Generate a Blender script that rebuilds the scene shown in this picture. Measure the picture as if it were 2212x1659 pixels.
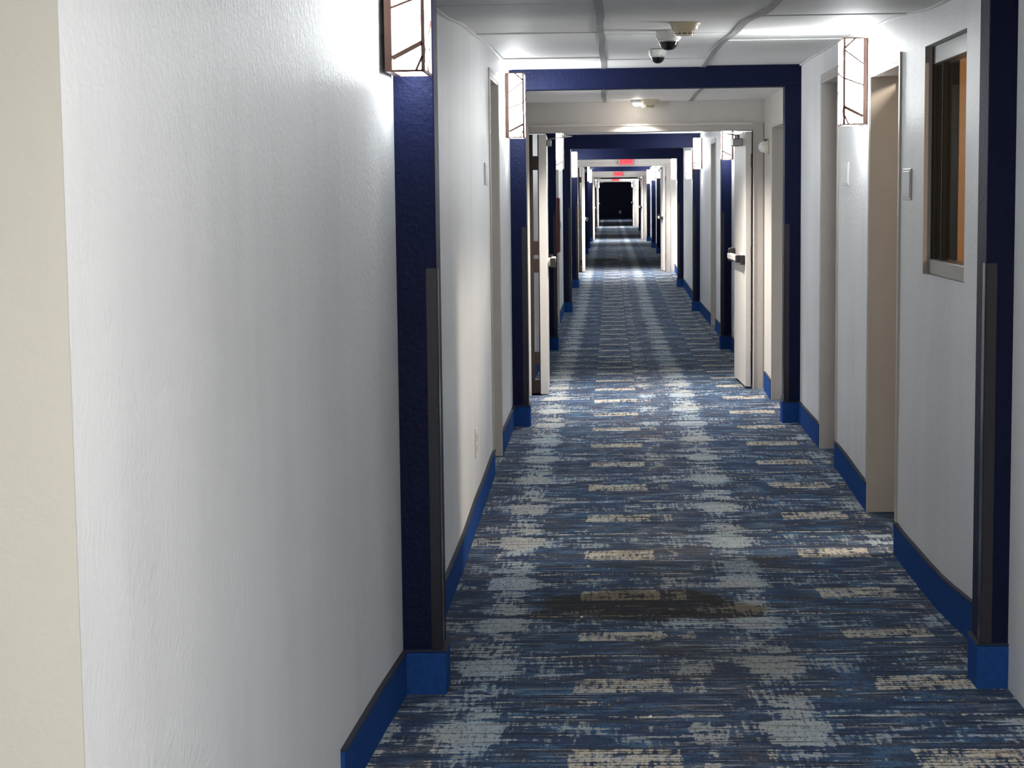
import bpy, bmesh, math, random
from mathutils import Vector, Matrix
random.seed(7)
for o in list(bpy.data.objects):
    bpy.data.objects.remove(o)
SC = bpy.context.scene
COL = SC.collection

# ------------------------------------------------------------------ camera
FPX, CX, CY = 4000.0, 1106.0, 829.5
VPX, VPY, ROLL, CAMH = 1317.0, 412.0, 0.006, 1.626
wy = Vector((VPX-CX, VPY-CY, FPX)).normalized()          # corridor direction in (right, down, forward)
up0 = Vector((-math.sin(ROLL), -math.cos(ROLL), 0))
wz = (up0 - up0.dot(wy)*wy).normalized()
wx = wy.cross(wz)
right = Vector((wx.x, wy.x, wz.x)); down = Vector((wx.y, wy.y, wz.y)); fwd = Vector((wx.z, wy.z, wz.z))
cam_d = bpy.data.cameras.new('camera'); cam = bpy.data.objects.new('camera', cam_d); COL.objects.link(cam)
rot = Matrix((right, -down, -fwd)).transposed()
cam.matrix_world = Matrix.Translation((0, 0, CAMH)) @ rot.to_4x4()
cam_d.sensor_fit = 'HORIZONTAL'; cam_d.sensor_width = 36.0; cam_d.lens = 36.0*FPX/2212.0
cam_d.clip_start = 0.05; cam_d.clip_end = 300
SC.camera = cam

# ------------------------------------------------------------------ world and exposure
SCONCE_L = 7.2        # radiance of the sconce shades
LOBBY_L = 6.0         # radiance of the added lobby ceiling panels
VEST_W = 54.0         # watts of each vestibule downlight
W = bpy.data.worlds.new('world'); SC.world = W; W.use_nodes = True
W.node_tree.nodes['Background'].inputs[0].default_value = (0.8, 0.85, 0.95, 1)
W.node_tree.nodes['Background'].inputs[1].default_value = 0.02
SC.view_settings.view_transform = 'Standard'
try: SC.view_settings.look = 'None'
except Exception: pass
SC.view_settings.gamma = 1.0
SC.view_settings.use_curve_mapping = False
SC.cycles.max_bounces = 8
SC.view_settings.exposure = 2.75

# ------------------------------------------------------------------ profile of the sagging old building
def interp(pts, y):
    if y <= pts[0][0]: return pts[0][1]
    for (a, va), (b, vb) in zip(pts, pts[1:]):
        if y <= b:
            t = (y-a)/(b-a); t = t*t*(3-2*t)
            return va+(vb-va)*t
    return pts[-1][1]
FLP = [(5.3,0),(6.1,-.015),(7.4,-.07),(8.1,-.07),(9.3,-.03),(10.5,0),(14.7,0),(20,-.09),(27,-.13),(33,-.085),(37.3,0)]
TLT = [(3,0),(5,.01),(6.1,.03),(9,.02),(12.8,.02),(14.8,.05),(17,.03),(20,0)]
XL, XR = -.68, 1.30
def fz(x, y): return interp(FLP, y) + interp(TLT, y)*(x-XL)/(XR-XL)
CLP = [(0,2.30),(6,2.30),(7.3,2.337),(9.0,2.405),(10.8,2.455),(12.8,2.458)]
def cz(y): return interp(CLP, y)
def xl(y):                                   # left wall plane: the first stretch flares towards the lobby
    return XL if y >= 6.05 else XL-.037*(6.05-y)

# ------------------------------------------------------------------ node helpers
class S:
    """tiny expression wrapper round shader sockets"""
    def __init__(s, nt, v): s.nt = nt; s.v = v
    def _m(s, op, *a):
        n = s.nt.nodes.new('ShaderNodeMath'); n.operation = op
        for i, q in enumerate((s,)+a):
            q = q.v if isinstance(q, S) else q
            if isinstance(q, (int, float)): n.inputs[i].default_value = q
            else: s.nt.links.new(q, n.inputs[i])
        return S(s.nt, n.outputs[0])
    def __add__(s, o): return s._m('ADD', o)
    __radd__ = __add__
    def __sub__(s, o): return s._m('SUBTRACT', o)
    def __rsub__(s, o): return S(s.nt, float(o))._m('SUBTRACT', s)
    def __mul__(s, o): return s._m('MULTIPLY', o)
    __rmul__ = __mul__
    def __truediv__(s, o): return s._m('DIVIDE', o)
    def frac(s): return s._m('FRACT')
    def abs(s): return s._m('ABSOLUTE')
    def clamp(s): return s._m('MAXIMUM', 0.0)._m('MINIMUM', 1.0)
    def max(s, o): return s._m('MAXIMUM', o)
    def sqrt(s): return s._m('SQRT')
    def step(s, a, b):                       # smoothstep a..b
        n = s.nt.nodes.new('ShaderNodeMapRange'); n.interpolation_type = 'SMOOTHSTEP'
        s.nt.links.new(s.v, n.inputs['Value'])
        n.inputs['From Min'].default_value = a; n.inputs['From Max'].default_value = b
        return S(s.nt, n.outputs[0])
    def box(s, a, b, e): return s.step(a-e, a+e)*(1-s.step(b-e, b+e))
def vec(nt, x, y, z=0.0):
    n = nt.nodes.new('ShaderNodeCombineXYZ')
    for i, q in enumerate((x, y, z)):
        q = q.v if isinstance(q, S) else q
        if isinstance(q, (int, float)): n.inputs[i].default_value = q
        else: nt.links.new(q, n.inputs[i])
    return n.outputs[0]
def noise(nt, v, scale=1.0, detail=3.0, rough=.55):
    n = nt.nodes.new('ShaderNodeTexNoise'); n.inputs['Scale'].default_value = scale
    n.inputs['Detail'].default_value = detail; n.inputs['Roughness'].default_value = rough
    nt.links.new(v, n.inputs['Vector']); return S(nt, n.outputs['Fac'])
def mixc(nt, f, a, b):
    n = nt.nodes.new('ShaderNodeMix'); n.data_type = 'RGBA'
    nt.links.new(f.v, n.inputs['Factor'])
    for k, q in (('A', a), ('B', b)):
        i = [s for s in n.inputs if s.name == k and s.type == 'RGBA'][0]
        if isinstance(q, tuple): i.default_value = (*q, 1)
        else: nt.links.new(q, i)
    return [s for s in n.outputs if s.type == 'RGBA'][0]
MATS = {}
def new_mat(name):
    m = bpy.data.materials.new(name); m.use_nodes = True; MATS[name] = m
    nt = m.node_tree; return m, nt, nt.nodes['Principled BSDF']
def coords(nt):
    tc = nt.nodes.new('ShaderNodeTexCoord'); sp = nt.nodes.new('ShaderNodeSeparateXYZ')
    nt.links.new(tc.outputs['Object'], sp.inputs[0])
    return tc.outputs['Object'], S(nt, sp.outputs[0]), S(nt, sp.outputs[1]), S(nt, sp.outputs[2])
def bump(nt, p, h, strength, dist):
    b = nt.nodes.new('ShaderNodeBump'); b.inputs['Strength'].default_value = strength; b.inputs['Distance'].default_value = dist
    nt.links.new(h.v, b.inputs['Height']); nt.links.new(b.outputs[0], p.inputs['Normal'])
def simple(name, col, rough=.5, metal=0.0, vary=.06, scale=12.0, bmp=0.0, bscale=80.0, spec=.5):
    m, nt, p = new_mat(name)
    v, x, y, z = coords(nt)
    n = noise(nt, v, scale, 3)
    d = tuple(max(0, c*(1-vary)) for c in col); l = tuple(min(1, c*(1+vary)) for c in col)
    nt.links.new(mixc(nt, n, d, l), p.inputs['Base Color'])
    p.inputs['Roughness'].default_value = rough; p.inputs['Metallic'].default_value = metal; p.inputs['Specular IOR Level'].default_value = spec
    if bmp: bump(nt, p, noise(nt, v, bscale, 2), bmp, .004)
    return m
def emit(name, col, strength):
    m, nt, p = new_mat(name)
    p.inputs['Base Color'].default_value = (*col, 1)
    p.inputs['Emission Color'].default_value = (*col, 1); p.inputs['Emission Strength'].default_value = strength
    return m
def wall_paint(name, col, rough, dirt, bs=.22, spec=.5):
    """orange-peel plaster under eggshell paint"""
    m, nt, p = new_mat(name)
    v, x, y, z = coords(nt)
    smear = noise(nt, vec(nt, x*3.0, y*3.0, z*.7), 1.0, 5, .6).step(.35, .75)
    fine = noise(nt, v, 22, 4)
    d = tuple(c*(1-dirt) for c in col)
    c1 = mixc(nt, smear, col, d)
    c2 = mixc(nt, fine.step(.62, .8)*.35, c1, d)
    nt.links.new(c2, p.inputs['Base Color'])
    p.inputs['Roughness'].default_value = rough; p.inputs['Specular IOR Level'].default_value = spec
    peel = noise(nt, v, 55, 3, .6).step(.3, .75) + noise(nt, v, 160, 2)*.35
    bump(nt, p, peel, bs, .004)
    return m
wall_paint('grey_wall', (.75, .76, .775), .42, .10)
wall_paint('cream_wall', (.51, .495, .445), .6, .03, .05)
wall_paint('greige_wall', (.62, .59, .56), .5, .07)
wall_paint('navy_paint', (.0045, .008, .036), .5, .12, .3, .12)
simple('ceiling_paint', (.74, .735, .72), .6, vary=.05, scale=2.5, bmp=.15, bscale=200)
simple('batten_metal', (.30, .30, .30), .45, vary=.25, scale=14)
simple('door_paint', (.60, .575, .545), .4, vary=.03, scale=5)
simple('reveal_paint', (.36, .32, .29), .6, vary=.06, scale=30)
simple('frame_paint', (.46, .43, .40), .42, vary=.05, scale=8)
simple('base_carpet', (.017, .064, .24), .95, vary=.25, scale=60, bmp=.3, bscale=300, spec=.05)
simple('binding', (.012, .018, .04), .8, vary=.2, scale=50)
simple('bronze', (.12, .065, .05), .4, .3, vary=.1)
simple('dark_bronze', (.035, .024, .018), .4, .4, vary=.15)
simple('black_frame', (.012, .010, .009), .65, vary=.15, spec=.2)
simple('white_plastic', (.72, .72, .70), .4, vary=.02)
simple('beige_plastic', (.60, .55, .42), .45, vary=.04)
simple('black_plastic', (.012, .012, .013), .4, vary=.1)
simple('dome_black', (.006, .006, .008), .06, vary=.1)
simple('alu', (.55, .54, .52), .35, .7, vary=.06)
simple('bar_white', (.74, .72, .68), .35, .1, vary=.03)
simple('red_paint', (.13, .008, .008), .35, vary=.12)
simple('wood_orange', (.42, .20, .075), .4, vary=.18, scale=4)
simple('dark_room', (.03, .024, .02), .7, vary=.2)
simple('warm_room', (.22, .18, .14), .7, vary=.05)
simple('gray_metal', (.26, .255, .25), .35, .6, vary=.08)
simple('paper', (.8, .8, .8), .7)
simple('sign_face', (.50, .51, .52), .4, vary=.03)
emit('shade_glow', (.95, .985, 1.0), SCONCE_L)
emit('shade_dim', (.95, .985, 1.0), SCONCE_L*.62)
emit('shade_far', (.95, .985, 1.0), SCONCE_L*1.8)
emit('fill_panel_glow', (1.0, .96, .90), LOBBY_L)
emit('lens_glow', (1.0, .9, .76), 10.0)
emit('exit_glow', (1.0, .035, .05), .30)
simple('exit_letter', (.25, .0, .005), .5)
def clear_mat(name, tint, gl, ior=1.5):
    m = bpy.data.materials.new(name); m.use_nodes = True; MATS[name] = m
    nt = m.node_tree; nt.nodes.remove(nt.nodes['Principled BSDF']); out = nt.nodes['Material Output']
    t = nt.nodes.new('ShaderNodeBsdfTransparent'); t.inputs[0].default_value = (*tint, 1)
    g = nt.nodes.new('ShaderNodeBsdfGlossy'); g.inputs['Roughness'].default_value = gl
    f = nt.nodes.new('ShaderNodeFresnel'); f.inputs[0].default_value = ior
    mx = nt.nodes.new('ShaderNodeMixShader')
    ge = nt.nodes.new('ShaderNodeNewGeometry')
    fac = S(nt, f.outputs[0])*(1-S(nt, ge.outputs['Backfacing']))
    nt.links.new(fac.v, mx.inputs[0]); nt.links.new(t.outputs[0], mx.inputs[1]); nt.links.new(g.outputs[0], mx.inputs[2])
    nt.links.new(mx.outputs[0], out.inputs[0])
clear_mat('glass', (.90, .90, .88), .01, 1.025)
simple('clear_guard', (.022, .022, .03), .22, vary=.1)

def carpet():
    m, nt, p = new_mat('carpet')
    v, x, y, z = coords(nt)
    xw = x + (noise(nt, v, 9, 2)-.5)*.03
    yw = y + (noise(nt, vec(nt, x*7, y*3), 1, 2)-.5)*.05
    u = ((xw+.43)/.985).frac(); w = ((yw-8.46)/.82).frac()
    wc = ((yw-8.46)/.82+.5).frac()-.5                       # signed row phase, 0 in the pale row
    du = (((xw+.43)/.985+.5).frac()-.5).abs()               # distance to the pale column
    st = noise(nt, vec(nt, x*6.0, y*34.0), 1, 3, .65)       # weft streaks
    st2 = noise(nt, vec(nt, x*2.2, y*17.0, 4.0), 1, 3, .6)
    wp = noise(nt, vec(nt, x*60.0, y*7.0, 9.0), 1, 2, .6)  # warp threads
    cl = noise(nt, vec(nt, x*6.0, y*9.0, 2.0), 1, 3, .6)    # cloud
    fine = noise(nt, v, 380, 2, .7)
    hat = (st-.5)*2.0+(wp-.5)*1.5+(cl-.5)*1.1+(st2-.5)*.7
    navy, blue, char, plum = (.04, .07, .14), (.065, .15, .28), (.072, .072, .085), (.14, .14, .17)
    c = mixc(nt, (cl+(st-.5)*.6).step(.44, .60), navy, blue)
    c = mixc(nt, (st2+(wp-.5)*.5+(st-.5)*.4).step(.50, .62)*.8, c, char)
    c = mixc(nt, (st+u.box(.55, .95, .1)*.10-.05+(cl-.5)*.4).step(.52, .64)*.8, c, plum)
    # slate: pale columns, mottled band between the rows, patches
    col = 1-du.step(.03, .14)
    band = w.box(.17, .46, .04)
    slate_a = .13 + col*(.31+band*.22+w.box(.58, .84, .05)*.12) + band*(.24+u.box(.68, .78, .02)*.16-u.box(.32, .60, .06)*.06) \
        + w.box(.56, .66, .03)*(1-u.step(.28, .4))*.2 + u.box(.78, .92, .03)*w.box(.55, .80, .05)*.2 + u.box(.655, .70, .012)*.14
    ms = (slate_a+hat*.75).step(.42, .54)
    slate = mixc(nt, noise(nt, vec(nt, x*1.3, y*1.1, 7.0), 1, 2).step(.38, .62), (.47, .57, .64), (.54, .55, .53))
    slate = mixc(nt, (wp+(fine-.5)*.8).step(.4, .62)*.5, slate, (.29, .34, .385))
    c = mixc(nt, ms*.93, c, slate)
    # cream dashes and thin cream line
    row = 1-wc.abs().step(.105, .135)
    ca = row*(u.box(.305, .64, .008)*.56+u.box(.695, .755, .012)*.44+u.box(.88, .925, .012)*.36+u.box(.09, .16, .02)*.22) \
        + w.box(.515, .545, .01)*u.box(.08, .80, .05)*.46 + w.box(.71, .79, .02)*u.box(.31, .60, .04)*.26 + w.box(.9, 1.1, .02)*u.box(.655, .67, .004)*.3
    thread = ((y*38.0+cl*.8).frac()-.5).abs().step(.26, .47)*.22+((x*33.0+cl*5.0).frac()-.5).abs().step(.25, .48)*.10
    mcr = (ca-thread*row+hat*.55).step(.38, .48)
    cream = mixc(nt, (cl+(wp-.5)*.6).step(.4, .6), (.68, .59, .42), (.62, .59, .52))
    c = mixc(nt, mcr*.92, c, cream)
    # dark weft lines
    c = mixc(nt, noise(nt, vec(nt, x*2.4, y*42.0, 5.0), 1, 2).step(.55, .64)*.62, c, (.014, .016, .025))
    c = mixc(nt, ((y*95.0).frac()-.5).abs().step(.2, .5)*(1-mcr*.5)*.28, c, (.014, .016, .025))
    c = mixc(nt, noise(nt, vec(nt, x*2.0, y*52.0, 11.0), 1, 2).step(.60, .66)*noise(nt, vec(nt, x*5.0, y*3.0, 3.0), 1, 2).step(.42, .58)*.7, c, slate)
    c = mixc(nt, noise(nt, vec(nt, x*95.0, y*26.0, 13.0), 1, 2).step(.54, .64)*.5, c, (.02, .024, .036))
    # spill stains (their own shape)
    def blob(cx, cy, rx, ry, e):
        ax = (x-cx)/rx; ay = (y-cy)/ry
        d = (ax*ax+ay*ay).sqrt() + (noise(nt, vec(nt, x*4.0, y*4.0, cx), 1, 4)-.5)*.9
        return 1-d.step(1-e, 1+e)
    s = blob(.10, 7.45, .40, .30, .16).max(blob(.42, 7.33, .20, .16, .14)).max(blob(-.12, 7.30, .2, .2, .2)*.8)
    c = mixc(nt, s*.80, c, mixc(nt, mcr.max(ms), (.022, .019, .012), (.16, .12, .065)))
    s2 = blob(.35, 8.5, .45, .55, .6).max(blob(.3, 6.35, .4, .35, .6))
    c = mixc(nt, s2*.30, c, (.05, .042, .03))
    s3 = blob(-.10, 44.0, .30, .8, .05).max(blob(.05, 88.7, .24, 1.5, .08))
    c = mixc(nt, s3*.85, c, (.03, .025, .02))
    c = mixc(nt, (fine-.5).abs().step(.1, .3)*.2, c, (.03, .035, .05))
    nt.links.new(c, p.inputs['Base Color']); p.inputs['Roughness'].default_value = .95
    p.inputs['Specular IOR Level'].default_value = .15
    bump(nt, p, fine, .5, .004)
carpet()

# ------------------------------------------------------------------ mesh helpers
def link(name, me, mat, parent=None):
    o = bpy.data.objects.new(name, me)
    if mat: me.materials.append(MATS[mat])
    COL.objects.link(o)
    if parent: o.parent = parent
    return o
class MB:
    def __init__(s): s.bm = bmesh.new()
    def box(s, x0, x1, y0, y1, z0, z1, bev=0.0, seg=1, M=None):
        m = Matrix.Translation(((x0+x1)/2, (y0+y1)/2, (z0+z1)/2)) @ Matrix.Diagonal((abs(x1-x0), abs(y1-y0), abs(z1-z0), 1))
        if M: m = M @ m
        r = bmesh.ops.create_cube(s.bm, size=1, matrix=m)
        if bev:
            e = list({e for v in r['verts'] for e in v.link_edges})
            bmesh.ops.bevel(s.bm, geom=e, offset=bev, segments=seg, affect='EDGES', profile=.5)
        return s
    def bar(s, a, b, w, t, up=(0, 0, 1)):
        """square rod from a to b, w across, t along the face normal `up`"""
        a = Vector(a); b = Vector(b); d = (b-a); L = d.length; d.normalize()
        n = Vector(up); n = (n-n.dot(d)*d).normalized(); q = d.cross(n)
        m = Matrix((d*L, q*w, n*t)).transposed().to_4x4(); m.translation = (a+b)/2
        bmesh.ops.create_cube(s.bm, size=1, matrix=m); return s
    def lathe(s, prof, M=None, n=24):
        M = M or Matrix()
        rings = []
        for r, h in prof:
            if r < 1e-6: rings.append([s.bm.verts.new(M @ Vector((0, 0, h)))])
            else: rings.append([s.bm.verts.new(M @ Vector((r*math.cos(2*math.pi*i/n), r*math.sin(2*math.pi*i/n), h))) for i in range(n)])
        for A, B in zip(rings, rings[1:]):
            for i in range(n):
                j = (i+1) % n
                if len(A) == 1: f = [A[0], B[j], B[i]]
                elif len(B) == 1: f = [A[i], A[j], B[0]]
                else: f = [A[i], A[j], B[j], B[i]]
                s.bm.faces.new(f)
        return s
    def prism(s, pts, z0, z1):
        a = [s.bm.verts.new((x, y, z0)) for x, y in pts]; b = [s.bm.verts.new((x, y, z1)) for x, y in pts]
        n = len(pts); s.bm.faces.new(a[::-1]); s.bm.faces.new(b)
        for i in range(n): s.bm.faces.new((a[i], a[(i+1) % n], b[(i+1) % n], b[i]))
        return s
    def strip(s, path, zf0, zf1, th, nrm):
        """vertical ribbon along path[(x,y)], between zf0 and zf1 (functions of x,y), thickness th towards nrm(x sign)"""
        rows = []
        for x, y in path:
            z0, z1 = zf0(x, y), zf1(x, y)
            rows.append([s.bm.verts.new(c) for c in ((x, y, z0), (x+nrm*th, y, z0), (x+nrm*th, y, z1), (x, y, z1))])
        for a, b in zip(rows, rows[1:]):
            for i in range(4): s.bm.faces.new((a[i], a[(i+1) % 4], b[(i+1) % 4], b[i]))
        s.bm.faces.new(rows[0][::-1]); s.bm.faces.new(rows[-1])
        return s
    def build(s, name, mat, parent=None, smooth=False):
        bmesh.ops.recalc_face_normals(s.bm, faces=s.bm.faces)
        me = bpy.data.meshes.new(name); s.bm.to_mesh(me); s.bm.free()
        if smooth:
            for p in me.polygons: p.use_smooth = True
        return link(name, me, mat, parent)
def tag(o, label=None, cat=None, group=None, kind=None):
    if label: o['label'] = label
    if cat: o['category'] = cat
    if group: o['group'] = group
    if kind: o['kind'] = kind
    return o
def empty(name, loc=(0, 0, 0), rz=0.0):
    o = bpy.data.objects.new(name, None); o.empty_display_size = .05; COL.objects.link(o)
    o.location = loc; o.rotation_euler = (0, 0, rz); return o
def yrange(a, b, step):
    n = max(1, int(math.ceil((b-a)/step))); return [a+(b-a)*i/n for i in range(n+1)]

YEND = 109.0
# ------------------------------------------------------------------ floor
bm = bmesh.new()
ys = [-4, -2, 0, 2, 2.71]+yrange(2.8, 40, .3)+yrange(41, YEND, 4)
rows = []
for y in ys:
    a = -3.4 if y <= 2.71 else -1.0
    rows.append([bm.verts.new((a+(1.7-a)*i/6, y, fz(min(max(a+(1.7-a)*i/6, XL), XR), y))) for i in range(7)])
for A, B in zip(rows, rows[1:]):
    for i in range(6): bm.faces.new((A[i], A[i+1], B[i+1], B[i]))
me = bpy.data.meshes.new('floor'); bm.to_mesh(me); bm.free()
fl = tag(link('floor', me, 'carpet'), 'blue and grey woven-pattern hotel carpet with cream dashes and a brown stain', 'carpet', kind='structure')
for p in me.polygons: p.use_smooth = True

# ------------------------------------------------------------------ openings
# (side, near y, far y, door top) of the recessed room doors
DOORS = [('R', 8.44, 9.38, 2.19), ('R', 10.70, 11.50, 2.28), ('L', 10.56, 11.36, 2.29),
         ('R', 13.10, 14.02, 2.10), ('R', 22.9, 23.9, 2.22), ('L', 23.6, 24.5, 2.22), ('R', 28.0, 28.9, 2.10), ('L', 29.0, 29.9, 2.10),
         ('R', 41.0, 41.9, 2.1), ('L', 41.0, 41.9, 2.1), ('R', 50.0, 50.9, 2.1), ('L', 50.0, 50.9, 2.1),
         ('R', 56.0, 56.9, 2.1), ('L', 56.0, 56.9, 2.1), ('R', 72.0, 72.9, 2.1), ('L', 66.0, 66.9, 2.1), ('R', 92, 92.9, 2.1), ('L', 92, 92.9, 2.1)]
WIN = (6.90, 7.80, 1.268, 2.20)
WT = .22                                     # wall thickness
def wall_side(side):
    mb = MB(); x0, x1 = (XL-WT, XL) if side == 'L' else (XR, XR+WT)
    ops = sorted([(d[1], d[2], -1, d[3]) for d in DOORS if d[0] == side] + ([(WIN[0], WIN[1], WIN[2], WIN[3])] if side == 'R' else []))
    y = 6.05 if side == 'L' else 5.95
    if side == 'R': mb.box(1.272, x1, -4.0, 5.95, -.3, 2.75)
    if side == 'L':
        mb.prism([(xl(2.71), 2.71), (xl(6.05), 6.05), (XL-WT, 6.05), (xl(2.71)-WT, 2.71+.0)], -.3, 2.75)
    for a, b, zb, zt in ops:
        mb.box(x0, x1, y, a, -.3, 2.75)
        mb.box(x0, x1, a, b, zt, 2.75)
        if zb > 0: mb.box(x0, x1, a, b, -.3, zb)
        y = b
    mb.box(x0, x1, y, YEND+.2, -.3, 2.75)
    return mb.build('wall_left' if side == 'L' else 'wall_right', 'grey_wall')
wl = tag(wall_side('L'), 'long grey textured corridor wall on the left', 'wall', kind='structure')
wr = tag(wall_side('R'), 'long grey textured corridor wall on the right with an interior window', 'wall', kind='structure')
# raised facing of the first vestibule on the right (stands proud of the main wall)
VX = 1.215
MB().box(VX, XR, 14.06, 14.75, -.3, 2.6).build('wall_facing', 'greige_wall', wr)
MB().box(VX, XR, 12.90, 13.06, -.3, 2.6).build('wall_facing', 'grey_wall', wr)
MB().box(VX, XR, 13.06, 14.06, 2.10, 2.6).build('wall_facing', 'greige_wall', wr)
# end wall, lobby shell behind the camera
tag(MB().box(-1.0, 1.7, YEND, YEND+.2, -.3, 2.75).build('wall_back', 'navy_paint'), 'dark navy wall at the far end of the corridor', 'wall', kind='structure')
xc = xl(2.71)
tag(MB().box(-3.4, xc-WT*.98, 2.71, 2.91, -.3, 2.75).box(xc-WT, xc, 2.705, 2.72, -.3, 2.75).build('wall_front', 'cream_wall'), 'cream lobby wall face at the corridor mouth, left edge of the photo', 'wall', kind='structure')
tag(MB().box(-3.6, -3.4, -4.2, 2.91, -.3, 2.75).build('wall_lobby_left', 'cream_wall'), 'cream lobby side wall beside the camera', 'wall', kind='structure')
tag(MB().box(-3.6, 1.6, -4.2, -4.0, -.3, 2.75).build('wall_lobby_back', 'cream_wall'), 'cream lobby wall behind the camera', 'wall', kind='structure')

# ------------------------------------------------------------------ ceiling
ceil = tag(MB().box(-3.6, 1.7, -4.2, YEND+.2, 2.76, 2.90).build('ceiling', 'ceiling_paint'), 'pale corridor ceiling of long panels with grey batten strips', 'ceiling', kind='structure')
def panel(x0, x1, y0, y1, zf, gap=.004, th=.014):
    bm = bmesh.new(); rows = []
    for y in yrange(y0+gap, y1-gap, .3):
        z = zf(y)
        rows.append([bm.verts.new(c) for c in ((x0, y, z), (x1, y, z), (x1, y, z+th), (x0, y, z+th))])
    for a, b in zip(rows, rows[1:]):
        for i in range(4): bm.faces.new((a[i], a[(i+1) % 4], b[(i+1) % 4], b[i]))
    bm.faces.new(rows[0]); bm.faces.new(rows[-1][::-1])
    bmesh.ops.recalc_face_normals(bm, faces=bm.faces)
    me = bpy.data.meshes.new('ceiling_panel'); bm.to_mesh(me); bm.free()
    return link('ceiling_panel', me, 'ceiling_paint', ceil)
def batten(x, y0, y1, zf, w=.034, name='ceiling_batten', mat='batten_metal'):
    mb = MB(); rows = []
    for y in yrange(y0, y1, .3):
        k = .004*math.sin(y*2.7+x*9)
        rows.append([mb.bm.verts.new(c) for c in ((x-w/2+k, y, zf(y)-.007), (x+w/2+k, y, zf(y)-.007), (x+w/2+k, y, zf(y)+.002), (x-w/2+k, y, zf(y)+.002))])
    for a, b in zip(rows, rows[1:]):
        for i in range(4): mb.bm.faces.new((a[i], a[(i+1) % 4], b[(i+1) % 4], b[i]))
    mb.bm.faces.new(rows[0]); mb.bm.faces.new(rows[-1][::-1])
    return mb.build(name, mat, ceil)
XB1, XB2 = -.038, .635
for (a, b, off) in ((XL-.1, XB1, 0.0), (XB1, XB2, .35), (XB2, XR, -.2)):
    cuts = [4.4, 6.0]+[q+off*.6 for q in (7.15, 8.32, 9.35, 10.6, 11.75)]+[12.76]
    for y0, y1 in zip(cuts, cuts[1:]):
        if y1 > y0: panel(a, b, y0, y1, (lambda y, k=.004*math.sin(a*7+y0*3): cz(y)+k), gap=.003)
batten(XB1, 6.1, 12.75, cz); batten(XB2, 6.1, 12.75, cz)
batten(XL+.008, 6.1, 12.75, cz, .02, 'wall_angle', 'white_plastic'); batten(XR-.008, 6.1, 12.75, cz, .02, 'wall_angle', 'white_plastic')
panel(-3.4, XR, -4, 2.71, lambda y: 2.5); panel(-1.0, XR, 2.71, 4.4, lambda y: 2.4)
for a, b in ((XL, XB1), (XB1, XB2), (XB2, XR)): panel(a, b, 12.9, 14.74, lambda y: 2.322)
batten(XB1, 12.92, 14.7, lambda y: 2.322, .03); batten(XB2, 12.92, 14.7, lambda y: 2.322, .03)
panel(XL, XR, 14.95, 20.0, lambda y: 2.44); panel(XL, XR, 20.1, 27.0, lambda y: 2.435); panel(XL, XR, 27.1, 33.0, lambda y: 2.40)
panel(XL, XR, 33.1, 37.2, lambda y: 2.30); panel(XL, XR, 37.5, 61.4, lambda y: 2.40)
panel(XL, XR, 61.6, 83.9, lambda y: 2.36); panel(XL, XR, 84.1, YEND, lambda y: 2.36)

# ------------------------------------------------------------------ portals: pilasters, beam, carpet base, corner guards
def carpet_base(parent, path, side, th=.012, h=.143, top=True):
    s = 1 if side == 'L' else -1
    o = MB().strip(path, lambda x, y: fz(x, y)-.01, lambda x, y: fz(x, y)+h, th, s).build('carpet_base', 'base_carpet', parent)
    MB().strip(path, lambda x, y: fz(x, y)+h, lambda x, y: fz(x, y)+h+.007, th+.004, s).build('binding_strip', 'binding', o)
    return o
WORDS = ['first', 'second', 'third', 'fourth', 'fifth', 'sixth', 'seventh', 'eighth', 'ninth', 'tenth', 'eleventh']
def portal(i, y, xa, xb, zt, zb, guards=True, d=.15):
    P = tag(empty('trim_%d' % (i+1), (0, 0, 0)), '%s navy portal of two pilasters and a beam along the corridor, counted from the camera' % WORDS[i], 'portal', kind='structure')
    for side, x0, x1 in (('L', XL-.01, xa), ('R', xb, XR+.01)):
        f0 = fz(x1 if side == 'L' else x0, y)
        MB().box(x0, x1, y, y+d, -.25, zb, .004, 2).build('pilaster', 'navy_paint', P)
        # carpet wrap round the pilaster foot
        s = 1 if side == 'L' else -1
        e = x1 if side == 'L' else x0
        w0, w1 = (x0, e+.012) if side == 'L' else (e-.012, x1)
        cb = MB().box(w0, w1, y-.012, y+d+.012, f0-.02, f0+.143, .012, 3).build('carpet_base', 'base_carpet', P)
        v0, v1 = (x0, e+.014) if side == 'L' else (e-.014, x1)
        MB().box(v0, v1, y-.014, y+d+.014, f0+.143, f0+.149, .002).build('binding_strip', 'binding', cb)
        if guards:
            g = MB()
            g.box(min(e, e-s*.034), max(e, e-s*.034)+.0, y-.004, y-.001, f0+.15, 1.385)
            g.box(min(e+s*.001, e+s*.004), max(e+s*.001, e+s*.004), y-.004, y+.034, f0+.15, 1.385)
            g.build('corner_guard', 'clear_guard', P)
    MB().box(XL-.01, XR+.01, y, y+d, zb, zt+.1, .004, 2).build('beam', 'navy_paint', P)
    return P
PORT = [(5.92, -.556, 1.185, 2.34, 2.30), (12.76, -.572, 1.190, 2.46, 2.316), (20.0, -.575, 1.19, 2.44, 2.30), (27.0, -.565, 1.20, 2.43, 2.232),
        (33.0, -.568, 1.195, 2.365, 2.178), (48.1, -.57, 1.21, 2.38, 2.28), (52.9, -.57, 1.19, 2.38, 2.27), (59.9, -.57, 1.19, 2.375, 2.245),
        (69.3, -.57, 1.2, 2.34, 2.2), (75.5, -.57, 1.17, 2.3, 2.10), (98.6, -.57, 1.2, 2.3, 2.2)]
for i, a in enumerate(PORT): portal(i, *a, guards=(i < 5))

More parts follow.
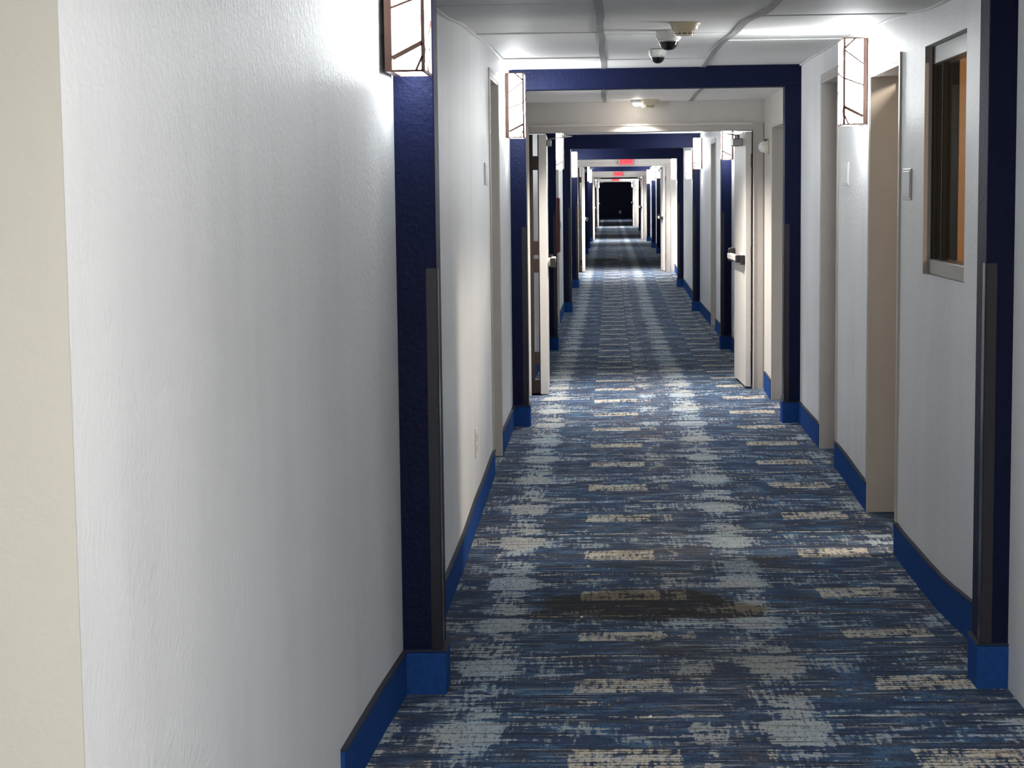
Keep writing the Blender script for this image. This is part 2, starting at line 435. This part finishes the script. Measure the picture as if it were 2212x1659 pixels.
# carpet base along the walls, between the openings
def base_runs(side):
    root = tag(empty('baseboard_left' if side == 'L' else 'baseboard_right'), 'blue carpet base with dark binding along the %s wall' % ('left' if side == 'L' else 'right'), 'baseboard', kind='structure')
    cuts = sorted([(d[1], d[2]) for d in DOORS if d[0] == side]+[(p[0]-.0, p[0]+.15) for p in PORT]+[(14.60, 15.0), (37.2, 37.5), (61.5, 61.9), (83.9, 84.2)])
    y = 4.785 if side == 'L' else 0.0
    for a, b in cuts+[(YEND, YEND)]:
        if a-y > .05:
            yy = yrange(y, a, .25)
            X = [(xl(q) if side == 'L' else (VX if 12.9 < (y+a)/2 < 14.75 else XR)) for q in yy]
            carpet_base(root, list(zip(X, yy)), side)
        y = max(y, b)
base_runs('L'); base_runs('R')

# ------------------------------------------------------------------ room doors in their recesses
DLAB = {0: 'right-hand room door recess beside the interior window, standing ajar with warm light', 1: 'right-hand room door recess just past the nearest right wall lamp',
        2: 'left-hand room door recess before the second navy pilaster', 3: 'right-hand door recess between the second navy portal and the fire doors'}
def room_door(i, side, y0, y1, zt):
    s = -1 if side == 'L' else 1
    X = XL if side == 'L' else (VX if i == 3 else XR)
    lab = DLAB.get(i, '%s room door recess about %d metres down the corridor' % ('left-hand' if side == 'L' else 'right-hand', round(y0)))
    D = tag(empty('door_%d' % (i+1), (X, (y0+y1)/2, 0)), lab, 'door', kind='structure')
    D.location = (0, 0, 0)
    dep = .17 if i == 0 else .125
    if i == 3: dep = .2
    def bx(name, a0, a1, b0, b1, c0, c1, mat, bev=.002, par=None):
        xs = sorted((X+s*a0, X+s*a1))
        return MB().box(xs[0], xs[1], b0, b1, c0, c1, bev).build(name, mat, par or D)
    fl0 = fz(X, y0)-.01
    t = .02
    bx('jamb', -.006, dep+.03, y0, y0+t, fl0, zt, 'frame_paint')
    bx('jamb', -.006, dep+.03, y1-t, y1, fl0, zt, 'frame_paint')
    bx('frame_head', -.006, dep+.03, y0+t, y1-t, zt-t, zt, 'frame_paint')
    bx('door_stop', dep-.03, dep, y1-t-.014, y1-t, fl0, zt-t, 'frame_paint')
    for a, b, c0, c1 in ((y0-.035, y0+.004, fl0, zt+.035), (y1-.004, y1+.035, fl0, zt+.035), (y0, y1, zt-.004, zt+.035)):
        if i != 3: bx('casing', -.009, .001, a, b, c0, c1, 'frame_paint', .001)
    if i == 0:
        L = empty('door_leaf'); L.parent = D; L.location = (X+dep, y1-t, 0); 
        MB().box(0, .042, -.90, 0, .02, zt-t-.005, .002).build('leaf_slab', 'door_paint', L)
        MB().box(-.03, -.01, -.85, -.74, .98, 1.01, .004).box(-.012, 0, -.86, -.81, .93, 1.06, .003).build('lever_handle', 'alu', L)
        L.rotation_euler = (0, 0, math.radians(43)); L.name = 'leaf'
    else:
        lf = bx('leaf', dep, dep+.042, y0+t, y1-t, fl0+.02, zt-t, 'door_paint')
        xs = sorted((X+s*(dep-.05), X+s*(dep-.03)))
        MB().box(xs[0], xs[1], y0+.09, y0+.21, .97, .99, .004).box(min(X+s*(dep-.04), X+s*dep), max(X+s*(dep-.04), X+s*dep), y0+.08, y0+.105, .965, .995, .003).build('lever_handle', 'alu', lf)
for i, d in enumerate(DOORS): room_door(i, *d)

# room behind the ajar door, with its own ceiling lamp
rb = MB()
rb.box(3.2, 3.3, 8.2, 10.0, -.2, 2.9).box(XR+WT, 3.3, 8.12, 8.2, -.2, 2.9).box(XR+WT, 3.3, 10.0, 10.08, -.2, 2.9).box(XR+WT, 3.3, 8.12, 10.08, 2.85, 2.93).box(XR+WT, 3.3, 8.12, 10.08, -.3, -.06)
tag(rb.build('wall_side_room', 'warm_room'), 'warm-lit room behind the ajar right-hand door', 'wall', kind='structure')
ld = bpy.data.lights.new('room_bulb', 'AREA'); ld.energy = 12; ld.color = (1.0, .86, .68); ld.size = .24; ld.shape = 'DISK'
lo = bpy.data.objects.new('unseen_light', ld); COL.objects.link(lo); lo.location = (2.7, 8.63, 2.68)
lo.rotation_euler = (0, math.radians(48), 0)
# ------------------------------------------------------------------ interior window on the right
w0, w1, zb, zt = WIN
win = tag(empty('window_1'), 'dark interior window with metal frame set in the right wall', 'window', kind='structure')
fx = XR+.03
MB().box(XR, fx, w1-.002, w1+.012, zb, zt).build('reveal', 'reveal_paint', win)
MB().box(fx, fx+.06, w0, w1, zt-.075, zt-.001, .003).build('frame_head', 'gray_metal', win)
MB().box(fx-.01, fx+.07, w0, w1, zb+.001, zb+.062, .003).build('sill', 'gray_metal', win)
MB().box(fx, fx+.06, w1-.03, w1-.001, zb, zt, .003).build('frame_stile', 'black_frame', win)
MB().box(fx, fx+.06, w0+.001, w0+.03, zb, zt, .003).build('frame_stile', 'black_frame', win)
MB().box(fx+.010, fx+.036, 7.60, 7.625, zb+.06, zt-.07, .003).build('mullion', 'black_frame', win)
MB().box(fx+.026, fx+.031, w0+.03, 7.60, zb+.06, zt-.07).build('pane', 'glass', win)
MB().box(fx+.014, fx+.019, 7.625, w1-.03, zb+.06, zt-.07).build('pane', 'glass', win)
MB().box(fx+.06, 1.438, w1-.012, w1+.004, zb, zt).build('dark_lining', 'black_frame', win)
MB().box(1.438, 1.56, w1-.016, w1+.004, zb, zt, .002).build('wood_lining', 'wood_orange', win)['label'] = 'orange wooden lining'
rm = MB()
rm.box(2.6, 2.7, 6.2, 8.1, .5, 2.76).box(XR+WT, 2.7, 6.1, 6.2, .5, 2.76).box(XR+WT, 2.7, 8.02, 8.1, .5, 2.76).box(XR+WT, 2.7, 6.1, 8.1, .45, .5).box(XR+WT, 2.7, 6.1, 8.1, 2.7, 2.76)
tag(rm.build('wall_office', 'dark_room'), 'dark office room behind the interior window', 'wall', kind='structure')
ld = bpy.data.lights.new('office_fill', 'POINT'); ld.energy = 5.0; ld.color = (1.0, .80, .55); ld.shadow_soft_size = .05  # unseen lamp added so the wood lining reads as lit
lo = bpy.data.objects.new('office_fill_light', ld); COL.objects.link(lo); lo.location = (2.0, 6.6, 1.9)

# ------------------------------------------------------------------ sconces
NS = [0]
def sconce(side, y, z0, h, label, d=.118, wd=.22):
    """box lamp on the wall: y is the face towards the camera"""
    s = 1 if side == 'L' else -1
    X = XL if side == 'L' else XR
    E_ = tag(empty('wall_sconce', (X, y+wd/2, z0)), label, 'wall lamp', 'box wall lamps along the corridor')
    def q(a): return s*a
    def bx(a0, a1, b0, b1, c0, c1): return (min(q(a0), q(a1)), max(q(a0), q(a1)), b0, b1, c0, c1)
    hw = wd/2
    MB().box(*bx(.0005, .024, -hw-.003, hw+.003, 0, h), .002).build('back_plate', 'bronze', E_)
    MB().box(*bx(.024, d-.003, -hw+.003, hw-.003, .004, h-.004)).build('shade', 'shade_dim' if y < 6 else ('shade_far' if y > 95 else 'shade_glow'), E_)
    def line(a, b, n, w=.009, nm='strip'): MB().bar(a, b, w, .008, n).build(nm, 'bronze', E_)
    # corner posts and rims
    for sy in (-1, 1):
        line((q(d), sy*hw, 0), (q(d), sy*hw, h), (0, sy, 0), .011, 'corner_post')
        for zz in (.002, h-.002): line((q(.02), sy*hw, zz), (q(d), sy*hw, zz), (0, sy, 0), .007, 'rim')
        N = (0, sy, 0); P = lambda t, k: (q(.024+t*(d-.026)), sy*hw, k*h)
        line(P(.42, .995), P(1, .885), N)
        line(P(0, .455), P(1, .535), N, .007)
        line(P(0, .095), P(1, .205), N, .014)
        line(P(.78, .005), P(1, .11), N, .007)
        line(P(0, .70), P(1, .86), N, .007)
    for zz in (.002, h-.002): line((q(d), -hw, zz), (q(d), hw, zz), (s, 0, 0), .007, 'rim')
    N = (s, 0, 0); F = lambda t, k: (q(d), -hw+t*wd, k*h)
    for a, b in ((F(0, .885), F(1, .70)), (F(0, .535), F(1, .62)), (F(0, .205), F(.7, .005)), (F(0, .11), F(1, .40))): line(a, b, N, .008)
    NS[0] += 1
SCN = [('L', 5.66, 1.993, .42, 'nearest left wall lamp above the first navy pilaster, cut by the top of the photo'),
       ('L', 12.24, 1.98, .42, 'glowing left wall lamp beside the second navy pilaster and the lit navy beam'),
       ('R', 9.50, 1.944, .432, 'glowing right wall lamp between two door recesses past the interior window'),
       ('R', 19.65, 1.939, .42, 'right wall lamp at the third pilaster, seen past the open fire door closer'),
       ('L', 22.55, 1.892, .44, 'left wall lamp above the dark red wall cabinet'),
       ('R', 26.2, 1.915, .435, 'right wall lamp beside the fourth navy pilaster beyond the first fire doors'),
       ('R', 29.1, 1.791, .44, 'low right wall lamp midway between the fourth and fifth navy pilasters'),
       ('L', 32.3, 1.865, .44, 'left wall lamp beside the fifth navy pilaster and its lit beam'),
       ('R', 35.8, 1.824, .40, 'right wall lamp just before the second pair of fire doors'),
       ('R', 47.2, 1.926, .40, 'right wall lamp beside the first pilaster past the second fire doors'),
       ('L', 52.4, 1.895, .42, 'first left wall lamp past the second fire doors'),
       ('R', 52.5, 1.90, .42, 'right wall lamp, second one past the second fire doors'),
       ('R', 59.4, 1.834, .45, 'right wall lamp, third one past the second fire doors'),
       ('L', 59.3, 1.885, .42, 'second left wall lamp past the second fire doors'),
       ('R', 71.0, 1.77, .42, 'far right wall lamp, first one past the third fire doors'),
       ('R', 76.4, 1.69, .45, 'far right wall lamp, second one past the third fire doors'),
       ('R', 83.0, 1.695, .42, 'far right wall lamp just before the fourth fire doors'),
       ('L', 77.8, 1.789, .42, 'far left wall lamp between the third and fourth fire doors'),
       ('R', 101.0, 1.81, .40, 'rearmost right wall lamp near the dark end wall'),
       ('L', 102.0, 1.797, .40, 'rearmost left wall lamp near the dark end wall')]
for a in SCN: sconce(*a)

# ------------------------------------------------------------------ fire doors
def text_mesh(txt, size):
    cu = bpy.data.curves.new('txt', 'FONT'); cu.body = txt; cu.size = size; cu.align_x = 'CENTER'; cu.align_y = 'CENTER'; cu.extrude = .001
    o = bpy.data.objects.new('txt', cu); COL.objects.link(o); bpy.context.view_layer.update()
    me = bpy.data.meshes.new_from_object(o.evaluated_get(bpy.context.evaluated_depsgraph_get()))
    bpy.data.objects.remove(o); return me
EXIT_ME = text_mesh('EXIT', .125); EXIT_ME.materials.append(MATS['exit_letter'])
FDW = ['first', 'second', 'third', 'fourth']
def fire_door(k, y, zh, n0):
    W_ = tag(MB().box(XL, -.634, y, y+.16, -.2, 2.7).box(1.115+.01, XR, y, y+.16, -.2, 2.7).box(-.634, 1.125, y, y+.16, zh, 2.7)
             .build('wall_cross_%d' % (k+1), 'greige_wall'), '%s cross wall over the corridor fire doors' % FDW[k], 'wall', kind='structure')
    D = tag(empty('door_%d' % n0), '%s pair of open corridor fire doors with push bars, counted from the camera' % FDW[k], 'fire doors', kind='structure')
    fl = fz(XL, y); fr = fz(XR, y)
    # frame, standing proud of the wall
    MB().box(-.72, -.634, y-.012, y+.05, fl-.01, zh+.055, .003).box(-.650, -.640, y-.018, y-.006, fl-.01, zh+.05, .002).build('jamb', 'door_paint', D)
    MB().box(1.125, 1.205, y-.012, y+.05, fr-.01, zh+.055, .003).box(1.128, 1.138, y-.018, y-.006, fr-.01, zh, .002).build('jamb', 'frame_paint', D)
    MB().box(-.634, 1.125, y-.012, y+.05, zh, zh+.055, .003).build('frame_head', 'frame_paint', D)
    MB().box(-.634, 1.125, y-.02, y-.012, zh+.045, zh+.062, .003).build('head_lip', 'door_paint', D)
    hgt = zh-.012
    # left leaf on swing-clear hinges, dark strips stand in for shade in the gap
    MB().box(-.634, -.606, y+.004, y+.03, fl+.02, hgt).build('gap_shade_strip', 'dark_bronze', D)
    L = empty('leaf'); L.parent = D; L.location = (-.560, y+.01, 0); L.rotation_euler = (0, 0, math.radians(1.2))
    MB().box(0, .062, 0, .88, fl+.012, hgt, .002).build('leaf_slab', 'door_paint', L)
    MB().box(-.008, -.0005, .004, .03, fl+.02, hgt).build('edge_shade_strip', 'dark_bronze', L)  # second dark strip, gap shade put into the colour
    for zz in (1.85, 1.18, 1.04, .30):
        MB().box(-.05, -.004, .0, .018, zz-.055, zz+.055, .003).build('hinge', 'dark_bronze', L)
    MB().box(-.05, -.004, .0, .018, fl+.02, fl+.13, .003).build('hinge', 'dark_bronze', L)
    pb = MB().box(.085, .125, .12, .80, 1.04, 1.085, .006, 2).box(.062, .09, .14, .20, 1.03, 1.095, .003).build('push_bar', 'bar_white', L)
    MB().box(.083, .128, .08, .14, 1.02, 1.095, .005).box(.062, .10, .76, .84, 1.02, 1.10, .005).build('bar_cap', 'black_plastic', L)
    MB().box(.064, .10, .10, .34, zh-.10, zh-.05, .004).build('closer_body', 'gray_metal', L)
    MB().bar((.085, .14, zh-.045), (.26, .02, zh-.028), .022, .008).bar((.26, .02, zh-.028), (.14, .02, zh-.02), .018, .008).build('closer_arm', 'alu', L)
    # right leaf
    R_ = empty('leaf'); R_.parent = D; R_.location = (1.113, y+.02, 0); R_.rotation_euler = (0, 0, math.radians(1.9))
    MB().box(-.044, 0, 0, .88, fr+.012, hgt, .002).build('leaf_slab', 'door_paint', R_)
    pb = MB().box(-.112, -.072, .10, .80, 1.055, 1.10, .006, 2).box(-.075, -.044, .08, .16, 1.045, 1.11, .003).build('push_bar', 'bar_white', R_)
    MB().box(-.116, -.068, .055, .10, 1.045, 1.105, .004).box(-.08, -.044, .02, .07, 1.03, 1.105, .004).box(-.10, -.044, .79, .86, 1.03, 1.14, .01, 2).build('bar_cap', 'black_plastic', R_)
    MB().box(-.12, -.046, .22, .46, zh-.115, zh-.055, .006).lathe([(0, 0), (.02, 0), (.02, .03), (0, .03)], Matrix.Translation((-.085, .26, zh-.055)), 12).build('closer_body', 'gray_metal', R_)
    MB().bar((-.085, .26, zh-.03), (-.20, .08, zh-.022), .02, .008).bar((-.20, .08, zh-.022), (-.06, .03, zh-.016), .018, .008).build('closer_arm', 'alu', R_)
    for zz in (1.85, 1.12, .30):
        MB().box(-.003, .010, -.008, .012, zz-.055, zz+.055, .002).build('hinge', 'dark_bronze', R_)
    # small ceiling lamp and detector in front of the cross wall
    zc = {0: 2.322, 1: 2.30, 2: 2.40, 3: 2.36}[k]
    yl = y-(.24 if k == 0 else .5)
    Lm = tag(empty('ceiling_lamp', (.215, yl, zc)), 'small warm ceiling lamp in front of the %s fire doors' % FDW[k], 'ceiling lamp', 'small lamps by the fire doors')
    MB().lathe([(0, 0), (.045, 0), (.05, -.006), (.046, -.022), (.036, -.026), (0, -.026)]).build('housing', 'white_plastic', Lm, True)
    MB().lathe([(0, -.0265), (.034, -.0265), (.030, -.040), (.016, -.048), (0, -.05)]).build('lens', 'lens_glow', Lm, True)
    ld = bpy.data.lights.new('lamp_beam', 'SPOT'); ld.energy = VEST_W*(1.05 if k == 0 else 1.9); ld.color = (1.0, .93, .85); ld.shadow_soft_size = .03
    ld.spot_size = math.radians(128); ld.spot_blend = 1.0
    lo = bpy.data.objects.new('lamp_beam', ld); COL.objects.link(lo); lo.parent = Lm; lo.location = (0, 0, -.07)
    if k == 0: smoke((.30, yl+.02, zc), 'small smoke detector beside the warm lamp before the first fire doors', .085)
    if k > 0:
        Xs = {1: .335, 2: .285, 3: .275}[k]; zs = {1: 2.205, 2: 2.17, 3: 2.12}[k]
        E_ = tag(empty('exit_sign', (Xs, y-.06, zs)), 'red glowing EXIT sign on the cross wall of the %s fire doors' % FDW[k], 'exit sign', 'exit signs')
        MB().box(-.155, .155, -.02, .05, -.075, .075, .006, 2).build('housing', 'gray_metal', E_)
        fc = MB().box(-.135, .135, -.026, -.021, -.062, .062, .002).build('face', 'exit_glow', E_)
        t = bpy.data.objects.new('lettering', EXIT_ME); COL.objects.link(t); t.parent = fc; t.location = (0, -.0275, 0); t.rotation_euler = (math.radians(90), 0, 0)

def smoke(loc, label, r=.07):
    E_ = tag(empty('smoke_detector', loc), label, 'smoke detector', 'smoke detectors')
    k = r/.07
    MB().lathe([(0, 0), (.072*k, 0), (.074*k, -.004), (.070*k, -.012), (.060*k, -.016), (.060*k, -.018)]).build('mounting_ring', 'beige_plastic', E_, True)
    MB().lathe([(.062*k, -.014), (.062*k, -.026), (.052*k, -.038), (.040*k, -.042), (.040*k, -.050)]).build('body', 'beige_plastic', E_, True)
    MB().lathe([(.038*k, -.040), (.038*k, -.054), (0, -.054)]).build('grille', 'black_plastic', E_)
    mb = MB()
    for i in range(10):
        a = i*2*math.pi/10
        mb.box(-.004*k, .004*k, -.003, .003, -.054, -.040, M=Matrix.Rotation(a, 4, 'Z') @ Matrix.Translation((.039*k, 0, 0)))
    mb.lathe([(0, -.054), (.040*k, -.054), (.038*k, -.060), (0, -.061)])
    mb.build('cap', 'beige_plastic', E_)
fire_door(0, 14.72, 2.085, 31); fire_door(1, 37.3, 2.105, 32); fire_door(2, 61.6, 2.06, 33); fire_door(3, 84.0, 2.02, 34)

# ------------------------------------------------------------------ ceiling devices
smoke((.352, 8.80, cz(8.8)), 'beige smoke detector on the ceiling nearest the camera', .072)
def dome(x, y, r, label):
    E_ = tag(empty('security_camera', (x, y, cz(y)-.001)), label, 'camera', 'dome security cameras')
    k = r/.06
    MB().lathe([(0, 0), (.058*k, 0), (.060*k, -.006), (.060*k, -.034*k), (.055*k, -.044*k), (.046*k, -.048*k), (.040*k, -.046*k)]).build('housing', 'white_plastic', E_, True)
    MB().lathe([(.046*k, -.046*k), (.044*k, -.060*k), (.037*k, -.076*k), (.024*k, -.088*k), (0, -.093*k)]).build('dome', 'dome_black', E_, True)
    MB().lathe([(.050*k, -.044*k), (.050*k, -.052*k), (.046*k, -.054*k), (.046*k, -.046*k)]).build('trim_ring', 'alu', E_, True)
dome(.295, 9.30, .062, 'white dome security camera nearest the camera, partly behind the smoke detector')
dome(.289, 11.15, .053, 'smaller-looking white dome security camera just before the navy beam')

# ------------------------------------------------------------------ things on the walls
def plaque(side, y0, y1, z0, z1, label, cat='sign', name='room_sign', mat='sign_face'):
    s = 1 if side == 'L' else -1; X = XL if side == 'L' else XR
    E_ = tag(empty(name, (X, (y0+y1)/2, z0)), label, cat, 'room signs')
    w = (y1-y0)/2; h = z1-z0
    MB().box(min(s*.0005, s*.007), max(s*.0005, s*.007), -w, w, 0, h, .002).build('plate', mat, E_)
    MB().box(min(s*.007, s*.010), max(s*.007, s*.010), -w+.012, w-.012, .012, h-.012, .001).build('inset', mat, E_)
plaque('R', 8.10, 8.32, 1.571, 1.707, 'grey room sign plate between the interior window and the ajar door')
plaque('R', 10.2, 10.42, 1.64, 1.766, 'white-edged room sign on the right wall beneath the nearest right wall lamp', mat='white_plastic')
plaque('L', 10.1, 10.32, 1.664, 1.786, 'room sign on the left wall beside the left door recess')
o_ = tag(empty('wall_outlet', (XL, 9.2, .30)), 'white outlet cover low on the left wall near the strip of warm light', 'outlet')
MB().box(.0005, .006, -.04, .04, 0, .15, .002).build('cover_plate', 'white_plastic', o_)
MB().box(.006, .009, -.017, .017, .03, .065, .003).build('socket', 'beige_plastic', o_); MB().box(.006, .009, -.017, .017, .085, .12, .003).build('socket', 'beige_plastic', o_)
o_ = tag(empty('wall_outlet', (.60, YEND, .38)), 'pale outlet cover on the dark end wall', 'outlet')
MB().box(-.06, .06, -.008, -.0005, -.09, .09, .002).build('cover_plate', 'beige_plastic', o_); MB().box(-.02, .02, -.012, -.008, -.05, .05, .002).build('socket', 'white_plastic', o_)
# alarm strobe in the first vestibule
E_ = tag(empty('alarm_strobe', (VX, 14.35, 1.945)), 'round beige fire alarm strobe on the wall right of the fire doors', 'alarm')
Mx = Matrix.Rotation(math.radians(-90), 4, 'Y')
MB().lathe([(0, .0005), (.062, .0005), (.064, .006), (.060, .014), (.050, .024), (.042, .03)], Mx).build('base', 'beige_plastic', E_, True)
MB().lathe([(.044, .026), (.043, .045), (.034, .064), (.018, .076), (0, .079)], Mx).build('lens', 'white_plastic', E_, True)
MB().box(-.03, -.012, -.03, .03, .045, .06, .004).build('strobe_window', 'black_plastic', E_)
# dark red cabinet on the left wall
E_ = tag(empty('wall_cabinet', (XL, 22.3, .895)), 'dark red wall cabinet below the left wall lamp past the fire doors', 'cabinet')
MB().box(.0005, .072, -.19, .19, 0, .655, .006).build('body', 'red_paint', E_)
dd = MB().box(.072, .084, -.182, .182, .008, .647, .004).build('cabinet_door', 'red_paint', E_)
MB().box(.084, .098, -.15, -.12, .29, .37, .003).build('handle', 'alu', dd)
# litter on the carpet
for (x, y, r, lab) in ((-.121, 7.22, .006, 'tiny white paper scrap lying on the brown carpet stain'), (.116, 5.60, .007, 'tiny white paper sliver on the carpet nearest the camera')):
    z = fz(x, y)+.001
    b_ = bmesh.new(); a = [b_.verts.new(c) for c in ((-r, -r*.6, 0), (r, -r*.4, .002), (r*.4, r, .006), (-r*.8, r*.7, .003))]
    t = [b_.verts.new((v.co.x, v.co.y, v.co.z+.0008)) for v in a]
    b_.faces.new(a[::-1]); b_.faces.new(t)
    for i in range(4): b_.faces.new((a[i], a[(i+1) % 4], t[(i+1) % 4], t[i]))
    m_ = bpy.data.meshes.new('paper_scrap'); b_.to_mesh(m_); b_.free()
    o = tag(link('paper_scrap', m_, 'paper'), lab, 'paper'); o.location = (x, y, z)

# ------------------------------------------------------------------ unseen lobby ceiling panels, added to light the near walls
for i, (x, y) in enumerate(((.45, 1.3), (-.6, -1.6), (-2.3, -2.6))):
    E_ = tag(empty('unseen_light', (x, y, 2.5)), ('added ceiling light panel above the camera, brightening the near walls', 'added ceiling light panel behind the camera, nearer the right wall', 'added ceiling light panel behind the camera in the left lobby corner')[i], 'ceiling light', 'added lobby lights')
    MB().box(-.32, .32, -.62, .62, -.012, 0, .002).build('light_frame', 'white_plastic', E_)
    MB().box(-.29, .29, -.59, .59, -.016, -.0125).build('diffuser', 'fill_panel_glow', E_)
